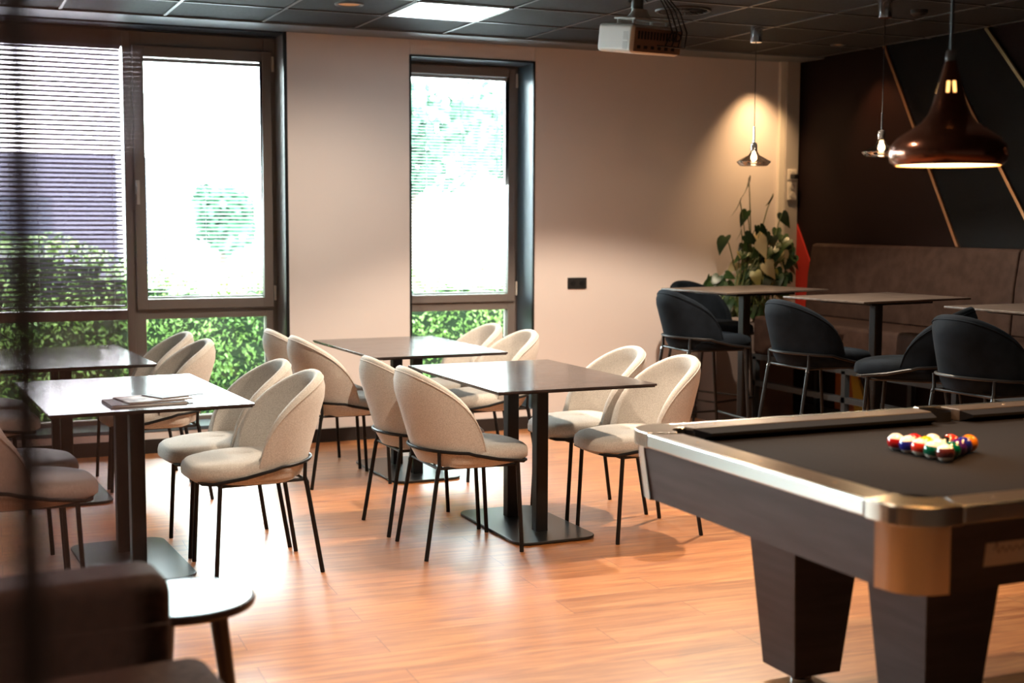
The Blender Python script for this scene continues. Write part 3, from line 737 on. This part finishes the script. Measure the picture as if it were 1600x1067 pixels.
# small pendants
def pendant(x, y, zr, lab):
    t = empty('pendant_lamp', (x, y, HC)); tag(t, lab, 'pendant lamp', 'small glass pendants over the high tables')
    h = HC-zr
    MB().lathe([(.001, -.10), (.036, -.10), (.038, -.09), (.038, -.0005), (.001, -.0005)], (0, 0, 0), 28).build('canopy', M['chrome'], t, smooth=True)
    MB().rod((0, 0, -.1), (0, 0, -h+.24), .0028, n=8).build('cord', M['blackp'], t)
    MB().rod((0, 0, -h+.24), (0, 0, -h+.135), .006, n=10).build('stem', M['chrome'], t)
    MB().lathe([(.006, .145), (.018, .138), (.022, .12), (.021, .095), (.018, .085)], (0, 0, -h), 24).build('socket_cap', M['smoke'], t, smooth=True)
    MB().lathe([(.020, .098), (.022, .085), (.035, .062), (.075, .040), (.108, .022), (.106, .014), (.092, .0), (.085, -.006)], (0, 0, -h), 40).build('glass_shade', M['smokeg'], t, smooth=True)
    MB().lathe([(.001, .022), (.012, .026), (.021, .040), (.020, .055), (.012, .075), (.010, .09)], (0, 0, -h), 20).build('bulb', M['pbulb'], t, smooth=True)
    d = bpy.data.lights.new('pendant_glow', 'POINT'); d.energy = 5; d.color = (1, .68, .38); d.shadow_soft_size = .02
    o = bpy.data.objects.new('pendant_glow', d); C.objects.link(o); o.location = (x, y, zr-.02)
def smoke_glass():
    m = bpy.data.materials.new('smoked_glass'); m.use_nodes = True; N = m.node_tree.nodes; L = m.node_tree.links; N.clear()
    o = N.new('ShaderNodeOutputMaterial'); t = N.new('ShaderNodeBsdfTransparent'); t.inputs[0].default_value = (.55, .5, .46, 1)
    g = N.new('ShaderNodeBsdfGlossy'); g.inputs[0].default_value = (.75, .75, .75, 1); g.inputs['Roughness'].default_value = .05
    x = N.new('ShaderNodeMixShader'); x.inputs[0].default_value = .55; L.new(t.outputs[0], x.inputs[1]); L.new(g.outputs[0], x.inputs[2]); L.new(x.outputs[0], o.inputs[0]); return m
M['smokeg'] = smoke_glass(); M['pbulb'] = mat('pendant_bulb', (1, .8, .6), .3, emit=(1, .70, .38), es=18)
pendant(4.87, 7.24, 1.855, 'small smoked glass pendant lamp glowing above the far high table')
pendant(4.93, 6.07, 1.865, 'small smoked glass pendant lamp half behind the copper pendant')

# big copper pendants over the pool table
def big(x, y, zr, lab, power=46):
    t = empty('copper_pendant_lamp', (x, y, HC)); tag(t, lab, 'pendant lamp', 'copper pendants over the pool table')
    h = HC-zr; k = .176/.172
    prof = [(.157, .0), (.170, .012), (.1745, .035), (.170, .060), (.150, .085), (.115, .108), (.082, .130), (.062, .155), (.050, .185), (.040, .225), (.030, .265), (.022, .295), (.016, .315)]
    MB().lathe(prof, (0, 0, -h), 56).build('shade', M['cshade'], t, smooth=True, solid=0)
    MB().lathe([(r-.004, z+.001) for r, z in prof], (0, 0, -h), 56).build('shade_lining', M['cinner'], t, smooth=True)
    MB().lathe([(.013, .345), (.016, .335), (.0165, .312)], (0, 0, -h), 20).build('cap', M['chrome'], t, smooth=True)
    MB().rod((0, 0, -h+.34), (0, 0, 0), .005, n=8).build('cord', M['blackp'], t)
    MB().lathe([(.001, .02), (.02, .025), (.034, .045), (.034, .07), (.02, .10), (.014, .13)], (0, 0, -h), 24).build('bulb', M['bigbulb'], t, smooth=True)
    MB().lathe([(.001, .004), (.150, .004)], (0, 0, -h), 56).build('diffuser', M['bigdiff'], t)
    for a, dz in ((-2.45, .235), (-1.97, .235), (.5, .235), (2.0, .235)):
        q = MB(); rr = .0385
        q.box((rr*math.cos(a), rr*math.sin(a), -h+dz-.0), (.003, .0095, .036), rz=a, ry=R(-16)); q.build('vent_slot', M['slotglow'], t, bevel=.001)
    d = bpy.data.lights.new('pool_light', 'SPOT'); d.energy = power; d.color = (1, .50, .17); d.shadow_soft_size = .11; d.spot_size = R(135); d.spot_blend = .4
    o = bpy.data.objects.new('pool_light', d); C.objects.link(o); o.location = (x, y, zr-.012)
M['bigbulb'] = mat('warm_bulb', (1, .8, .5), .3, emit=(1, .6, .3), es=10)
M['bigdiff'] = mat('warm_diffuser', (1, .9, .7), .5, emit=(1, .66, .36), es=6)
M['slotglow'] = mat('glowing_slot', (1, .7, .3), .5, emit=(1, .50, .15), es=2.0)
big(2.855, 3.205, 1.668, 'large copper onion shaped pendant lamp above the pool balls')
big(3.95, 3.205, 1.668, 'second copper pendant lamp above the far end of the pool table')

# ------------------------------------------------------------------ projector
pj = empty('projector', (2.60, 4.66, 2.205), R(8)); tag(pj, 'white ceiling projector on a grey pole with dangling black cables', 'projector')
MB().b2(-.120, .120, -.10, .130, -.055, .055).build('body', M['plastic'], pj, bevel=.016, seg=4)
MB().b2(-.108, .116, -.104, -.098, -.048, .042).build('rear_panel', M['pside'], pj, bevel=.002)
b = MB()
for i in range(13): b.b2(-.095+i*.015, -.087+i*.015, -.106, -.103, .0, .03)
b.build('rear_vents', M['blackp'], pj); b = MB()
for i in range(6): b.b2(-.095+i*.033, -.080+i*.033, -.106, -.103, -.036, -.024)
b.build('ports', M['blackp'], pj)
b = MB()
for r0 in (-.042, -.005):
    for i in range(7): b.b2(-.1215, -.119, -.075, -.045, r0+i*.0045, r0+i*.0045+.002)
b.build('side_vents', M['duct'], pj)
b = MB(); b.b2(-.09, .09, -.07, .07, .072, .080); b.rod((-.08, -.05, .05), (-.08, -.05, .075), .007); b.rod((.08, .05, .05), (.08, .05, .075), .007); b.rod((-.08, .05, .05), (-.08, .05, .075), .007); b.rod((.08, -.05, .05), (.08, -.05, .075), .007)
b.lathe([(.05, .08), (.035, .10), (.028, .115)], (-.02, 0, 0), 24, capt=True); b.build('mount_bracket', M['plastic'], pj, bevel=.002)
MB().rod((-.02, 0, .11), (-.02, 0, HC-2.20-.001), .024, n=24).build('pole', mat('grey_pole', (.22, .27, .28), .35, .3), pj, smooth=True)
cb = MB()
for s_ in range(4):
    x_ = -.005+.012*s_
    cb.tube([(x_, -.035, .27), (x_+.02, -.06, .19), (x_+.05+.01*s_, -.10, .10), (x_+.06+.012*s_, -.125, .02), (x_+.02+.02*s_, -.13, -.04), (x_+.01*s_, -.107, -.035)], .0032, 6)
cb.tube([(-.02+.036*math.cos(t), .036*math.sin(t), .155+.01*math.sin(2*t)) for t in [2*PI*k/20 for k in range(20)]], .004, 6, closed=True)
cb.tube([(.07+.028*math.cos(t), -.125, .0+.016*math.sin(t)) for t in [2*PI*k/20 for k in range(20)]], .0035, 6, closed=True)
cb.build('cables', M['blackp'], pj, smooth=True)

for ch in pj.children:
    if ch.name.split('.')[0] in ('body', 'rear_panel', 'rear_vents', 'ports', 'side_vents', 'mount_bracket'): ch.rotation_euler = (R(8), 0, 0)

# ------------------------------------------------------------------ pool table
pt = empty('pool_table', (2.155, 2.51, 0)); tag(pt, 'large pool table with dark cloth, metal trimmed rails and tapered block legs', 'pool table')
LX, LY = 2.60, 1.45
ZT = .800
def rail_poly(pts, z0, z1, m, name, bev=.0): return MB().prism(pts, z0, z1).build(name, m, pt, bevel=bev)
g = .065                                   # half pocket gap
ri = .115                                  # rail width
# rails (between the pockets)
rail_poly([(0.016, .17), (.016, LY-.17), (ri, LY-.21), (ri, .21)], .757, ZT, M['rail'], 'end_rail', .003)
rail_poly([(LX-.016, .17), (LX-.016, LY-.17), (LX-ri, LY-.21), (LX-ri, .21)], .757, ZT, M['rail'], 'end_rail', .003)
for (ya, yb_) in ((.016, ri), (LY-.016, LY-ri)):
    for (xa, xb) in ((.17, LX/2-.055), (LX/2+.055, LX-.17)):
        xa2 = xa+.04 if xa < .5 else xa+.012; xb2 = xb-.04 if xb > LX-.5 else xb-.012
        rail_poly([(xa, ya), (xb, ya), (xb2, yb_), (xa2, yb_)], .757, ZT, M['rail'], 'side_rail', .003)
# cushions
def cush(a, b_, c, d):
    b = MB(); P = []
    A_ = [Vector((*a, .757)), Vector((*a, .797)), Vector((*d, .786)), Vector((*d, .776))]; B2 = [Vector((*b_, .757)), Vector((*b_, .797)), Vector((*c, .786)), Vector((*c, .776))]
    va = [b.b.verts.new(v) for v in A_]; vb = [b.b.verts.new(v) for v in B2]
    for k in range(4): b.b.faces.new((va[k], va[(k+1) % 4], vb[(k+1) % 4], vb[k]))
    b.b.faces.new(va); b.b.faces.new(vb[::-1]); b.build('cushion', M['cushion'], pt)
cw = .05
cush((ri, .21), (ri, LY-.21), (ri+cw, LY-.25), (ri+cw, .25)); cush((LX-ri, .21), (LX-ri, LY-.21), (LX-ri-cw, LY-.25), (LX-ri-cw, .25))
for ya, sg in ((ri, 1), (LY-ri, -1)):
    cush((.21, ya), (LX/2-.067, ya), (LX/2-.085, ya+sg*cw), (.25, ya+sg*cw)); cush((LX/2+.067, ya), (LX-.21, ya), (LX-.25, ya+sg*cw), (LX/2+.085, ya+sg*cw))
MB().b2(.09, LX-.09, .09, LY-.09, .735, .757).build('cloth_bed', M['cloth'], pt)
# corner castings, rounded
def arc(cx, cy, r, a0, a1, n=10): return [(cx+r*math.cos(R(lerp(a0, a1, k/n))), cy+r*math.sin(R(lerp(a0, a1, k/n)))) for k in range(n+1)]
rc = .115
for (sx, sy) in ((0, 0), (1, 0), (0, 1), (1, 1)):
    def tr(p):
        x, y = p; return (LX-x if sx else x, LY-y if sy else y)
    outer = [(0.0, .17)] + arc(rc, rc, rc, 180, 270) + [(.17, 0.0)]
    inner = [(.17, .016), (.19, ri-.012)] + [(.165+.055*math.cos(R(a)), .165+.055*math.sin(R(a))) for a in range(-75, -196, -12)] + [(ri-.012, .19), (.016, .17)]
    rail_poly([tr(p) for p in outer+inner], .752, ZT+.004, M['cast'], 'corner_casting', .004)
    # pocket
    q = MB(); c_ = tr((.135, .135)); q.lathe([(.058, .795), (.060, .76), (.055, .66), (.001, .655)], (c_[0], c_[1], 0), 24); q.build('pocket', M['cushion'], pt, smooth=True)
    q = MB()
    po = arc(rc, rc, rc-.010, 180, 270, 10)
    A_ = [(.006, .135)] + po + [(.135, .006)]; B2 = [(x+.018, y+.018) for x, y in A_]
    rows = [[Vector((*tr(p), .757)) for p in A_], [Vector((*tr(p), .575)) for p in B2]]
    rows.append([Vector((tr(p)[0]+(.02 if not sx else -.02), tr(p)[1]+(.02 if not sy else -.02), .575)) for p in B2])
    rows.append([Vector((tr(p)[0]+(.02 if not sx else -.02), tr(p)[1]+(.02 if not sy else -.02), .757)) for p in A_])
    q.grid(rows); q.build('corner_post', M['post'], pt, smooth=True)
for ya in (.10, LY-.10):
    q = MB(); q.lathe([(.050, .795), (.050, .76), (.045, .66), (.001, .655)], (LX/2, .07 if ya < 1 else LY-.07, 0), 24); q.build('pocket', M['cushion'], pt, smooth=True)
    yo = 0 if ya < 1 else LY
    sg = 1 if ya < 1 else -1
    rail_poly([(LX/2-.055, yo), (LX/2+.055, yo), (LX/2+.055, yo+sg*.03), (LX/2-.055, yo+sg*.03)], .752, ZT+.004, M['cast'], 'side_pocket_casting', .003)
# metal edge trim on the outside of rails
for a in ((0, .016, .17, LY-.17), (LX-.016, LX, .17, LY-.17), (.17, LX/2-.055, 0, .016), (LX/2+.055, LX-.17, 0, .016), (.17, LX/2-.055, LY-.016, LY), (LX/2+.055, LX-.17, LY-.016, LY)):
    MB().b2(*a, .755, ZT+.001).build('edge_trim', M['alu'], pt, bevel=.005, seg=3)
# cabinet with tapered skirt
b = MB(); o1 = .010; o2 = .032
rows = [[Vector((o1, o1, .757)), Vector((LX-o1, o1, .757)), Vector((LX-o1, LY-o1, .757)), Vector((o1, LY-o1, .757))], [Vector((o2, o2, .575)), Vector((LX-o2, o2, .575)), Vector((LX-o2, LY-o2, .575)), Vector((o2, LY-o2, .575))]]
# clip corners so the rounded posts show
def cl(o): c_ = .12; return [(o+c_, o), (LX-o-c_, o), (LX-o, o+c_), (LX-o, LY-o-c_), (LX-o-c_, LY-o), (o+c_, LY-o), (o, LY-o-c_), (o, o+c_)]
rows = [[Vector((*p, .753)) for p in cl(o1)], [Vector((*p, .577)) for p in cl(o2)]]
V = b.grid(rows, close=True); b.b.faces.new(V[1]); b.b.faces.new(V[0][::-1]); b.build('cabinet', M['cab'], pt)
# legs
for lx in (.43, LX-.43):
    for ly in (.40, 1.00):
        b = MB(); b.box((lx, ly, .31), (.27, .27, .53), taper=.66); lg = b.build('leg', M['cab'], pt, bevel=.003)
        q = MB(); q.lathe([(.001, 0), (.035, 0), (.035, .012), (.016, .018), (.016, .05)], (lx, ly, 0), 20); q.build('leveller', M['chrome'], lg, smooth=True)
# sights
for k in range(3):
    for xx in (.066, LX-.066):
        MB().lathe([(.001, ZT+.0012), (.0055, ZT+.0012), (.006, ZT)], (xx, LY*(.5+(k-1)*.24), 0), 14).build('sight', M['sight'], pt)
for k in (1, 2, 3, 5, 6, 7):
    for yy in (.066, LY-.066):
        MB().lathe([(.001, ZT+.0012), (.0055, ZT+.0012), (.006, ZT)], (LX*k/8, yy, 0), 14).build('sight', M['sight'], pt)
# name plate with script writing on the long side skirt
nb = MB(); th = math.atan2(.022, .176)
nb.box((.27+.10, .0205, .665), (.22, .003, .062), rx=th); np_ = nb.build('name_plate', M['plate'], pt)
sc = MB(); pts = []
for k in range(90):
    u = k/89; x = .285+.17*u
    z = .676+.008*math.sin(u*46)*(1-.5*u)+(.012 if .03 < u < .07 else 0); pts.append((x, .0190-(z-.665)*.125-.0006, z))
sc.tube(pts, .0011, 5); sc.build('script_writing', M['ink'], np_)

# balls
def ball_mat(name, col, stripe):
    m = mat(name, col, .07, coat=.6)
    if stripe:
        N, L, b = nodes(m); tc = N.new('ShaderNodeTexCoord'); sx = N.new('ShaderNodeSeparateXYZ'); ab = N.new('ShaderNodeMath'); ab.operation = 'ABSOLUTE'
        gt = N.new('ShaderNodeMath'); gt.operation = 'GREATER_THAN'; gt.inputs[1].default_value = .0285*.50
        mx = N.new('ShaderNodeMix'); mx.data_type = 'RGBA'; mx.inputs[6].default_value = (*col, 1); mx.inputs[7].default_value = (.8, .76, .68, 1)
        L.new(tc.outputs['Object'], sx.inputs[0]); L.new(sx.outputs[2], ab.inputs[0]); L.new(ab.outputs[0], gt.inputs[0]); L.new(gt.outputs[0], mx.inputs[0]); L.new(mx.outputs[2], b.inputs['Base Color'])
    return m
colr = dict(red=(.42, .012, .012), blue=(.012, .014, .20), scarlet=(.55, .03, .012), green=(.0, .09, .05), maroon=(.10, .02, .018), orange=(.75, .20, .01), black=(.008, .008, .008), yellow=(.75, .42, .01), purple=(.06, .01, .12))
rackrows = [ # apex first (+X), each row from +Y (left in view) to -Y
    [('orange', 0)],
    [('scarlet', 0), ('blue', 0)],
    [('yellow', 1), ('black', 0), ('purple', 0)],
    [('red', 0), ('yellow', 0), ('orange', 1), ('green', 0)],
    [('red', 1), ('blue', 1), ('scarlet', 1), ('green', 1), ('maroon', 1)]]
place = ['at the right tip of the rack', 'in the second row behind', 'in the middle row', 'in the fourth row', 'in the front left row']
bm_ = {}
rb = .0285; proto_b = None; random.seed(9)
used = {}
for i, row in enumerate(rackrows):
    for j, (c, st) in enumerate(row):
        x = 3.075 - i*rb*math.sqrt(3)*1.01; y = 3.31 + (i/2-j)*2*rb*1.01
        if proto_b is None:
            q = MB(); bmesh.ops.create_uvsphere(q.b, u_segments=32, v_segments=20, radius=rb); o = q.build('pool_ball', M['white'], smooth=True); proto_b = o
        else: o = proto_b.copy(); C.objects.link(o)
        key = (c, st)
        if key not in bm_: bm_[key] = ball_mat('ball_%s_%s' % (c, 'stripe' if st else 'solid'), colr[c], st)
        if o is not proto_b: o.data = proto_b.data
        o.material_slots[0].link = 'OBJECT'; o.material_slots[0].material = bm_[key]
        o.location = (x, y, .757+rb)
        o.rotation_euler = (random.uniform(-.12, .12), random.uniform(-.12, .12), random.uniform(0, 6)) 
        tag(o, ('white pool ball with a %s stripe %s' if st else 'solid %s pool ball %s') % (c, place[i]), 'pool ball', 'racked pool balls')

# ------------------------------------------------------------------ side table and sofa
st = empty('side_table', (.598, 3.58, 0)); tag(st, 'low round dark side table with glossy top beside the brown sofa', 'side table')
MB().lathe([(.001, .482), (.176, .482), (.190, .487), (.199, .484), (.203, .474), (.200, .464), (.185, .458), (.001, .458)], (0, 0, 0), 64).build('rim', M['dwood'], st, smooth=True)
MB().lathe([(.001, .484), (.186, .484)], (0, 0, 0), 64).build('tabletop', M['dtop'], st, smooth=True)
for a in (-20, 100, 220):
    c, s_ = math.cos(R(a)), math.sin(R(a)); MB().rod((.10*c, .10*s_, .46), (.155*c, .155*s_, 0), .026, .017, 16).build('leg', M['dwood'], st, smooth=True)

sf = empty('sofa', (-.10, 2.98, 0), R(4)); tag(sf, 'low dark brown upholstered sofa at lower left, out of focus', 'sofa')
MB().b2(-.85, .60, .02, .22, .10, .69).build('backrest', M['sofa'], sf, bevel=.045, seg=4)
MB().b2(-.85, .67, -.62, .02, .20, .505).build('seat_cushion', M['sofa'], sf, bevel=.05, seg=4)
MB().b2(-.84, .60, -.60, .20, .08, .20).build('base', M['sofa'], sf, bevel=.01)
b = MB(); b.tube([(-.84, .012, .58), (.59, .012, .58)], .004, 6); b.build('seam', M['sofa'], sf)
for x, y in ((-.75, -.5), (.5, -.5), (-.75, .1), (.5, .1)): MB().rod((x, y, .10), (x, y, 0), .02, .015).build('leg', M['dwood'], sf)

# ------------------------------------------------------------------ glass partition close to the camera
gp = empty('glass_partition'); tag(gp, 'bronze tinted glass screen with a dark post at the left edge, very near and blurred', 'partition')
def at(px, d, z=None):
    v = fw + rt2*((px-800)/2083) - up2*((533.5-533.5)/2083)
    return v.x*d, v.y*d
xa, ya = at(204, .84); xb, yb_ = at(38, .82); xc, yc = at(-200, .80)
gp.location = (xb, yb_, 0)
ang = math.atan2(ya-yb_, xa-xb)
ln = math.hypot(xa-xb, ya-yb_); ln2 = math.hypot(xc-xb, yc-yb_)
gp.rotation_euler = (0, 0, ang)
MB().b2(-.008, .008, -.006, .006, 0, HC).build('post', M['steel_post'], gp)
MB().b2(.008, ln, -.003, .003, .02, HC-.02).build('glass_pane', M['bronze'], gp)
MB().b2(-ln2, -.008, -.003, .003, .02, HC-.02).build('glass_pane', M['bronze'], gp)
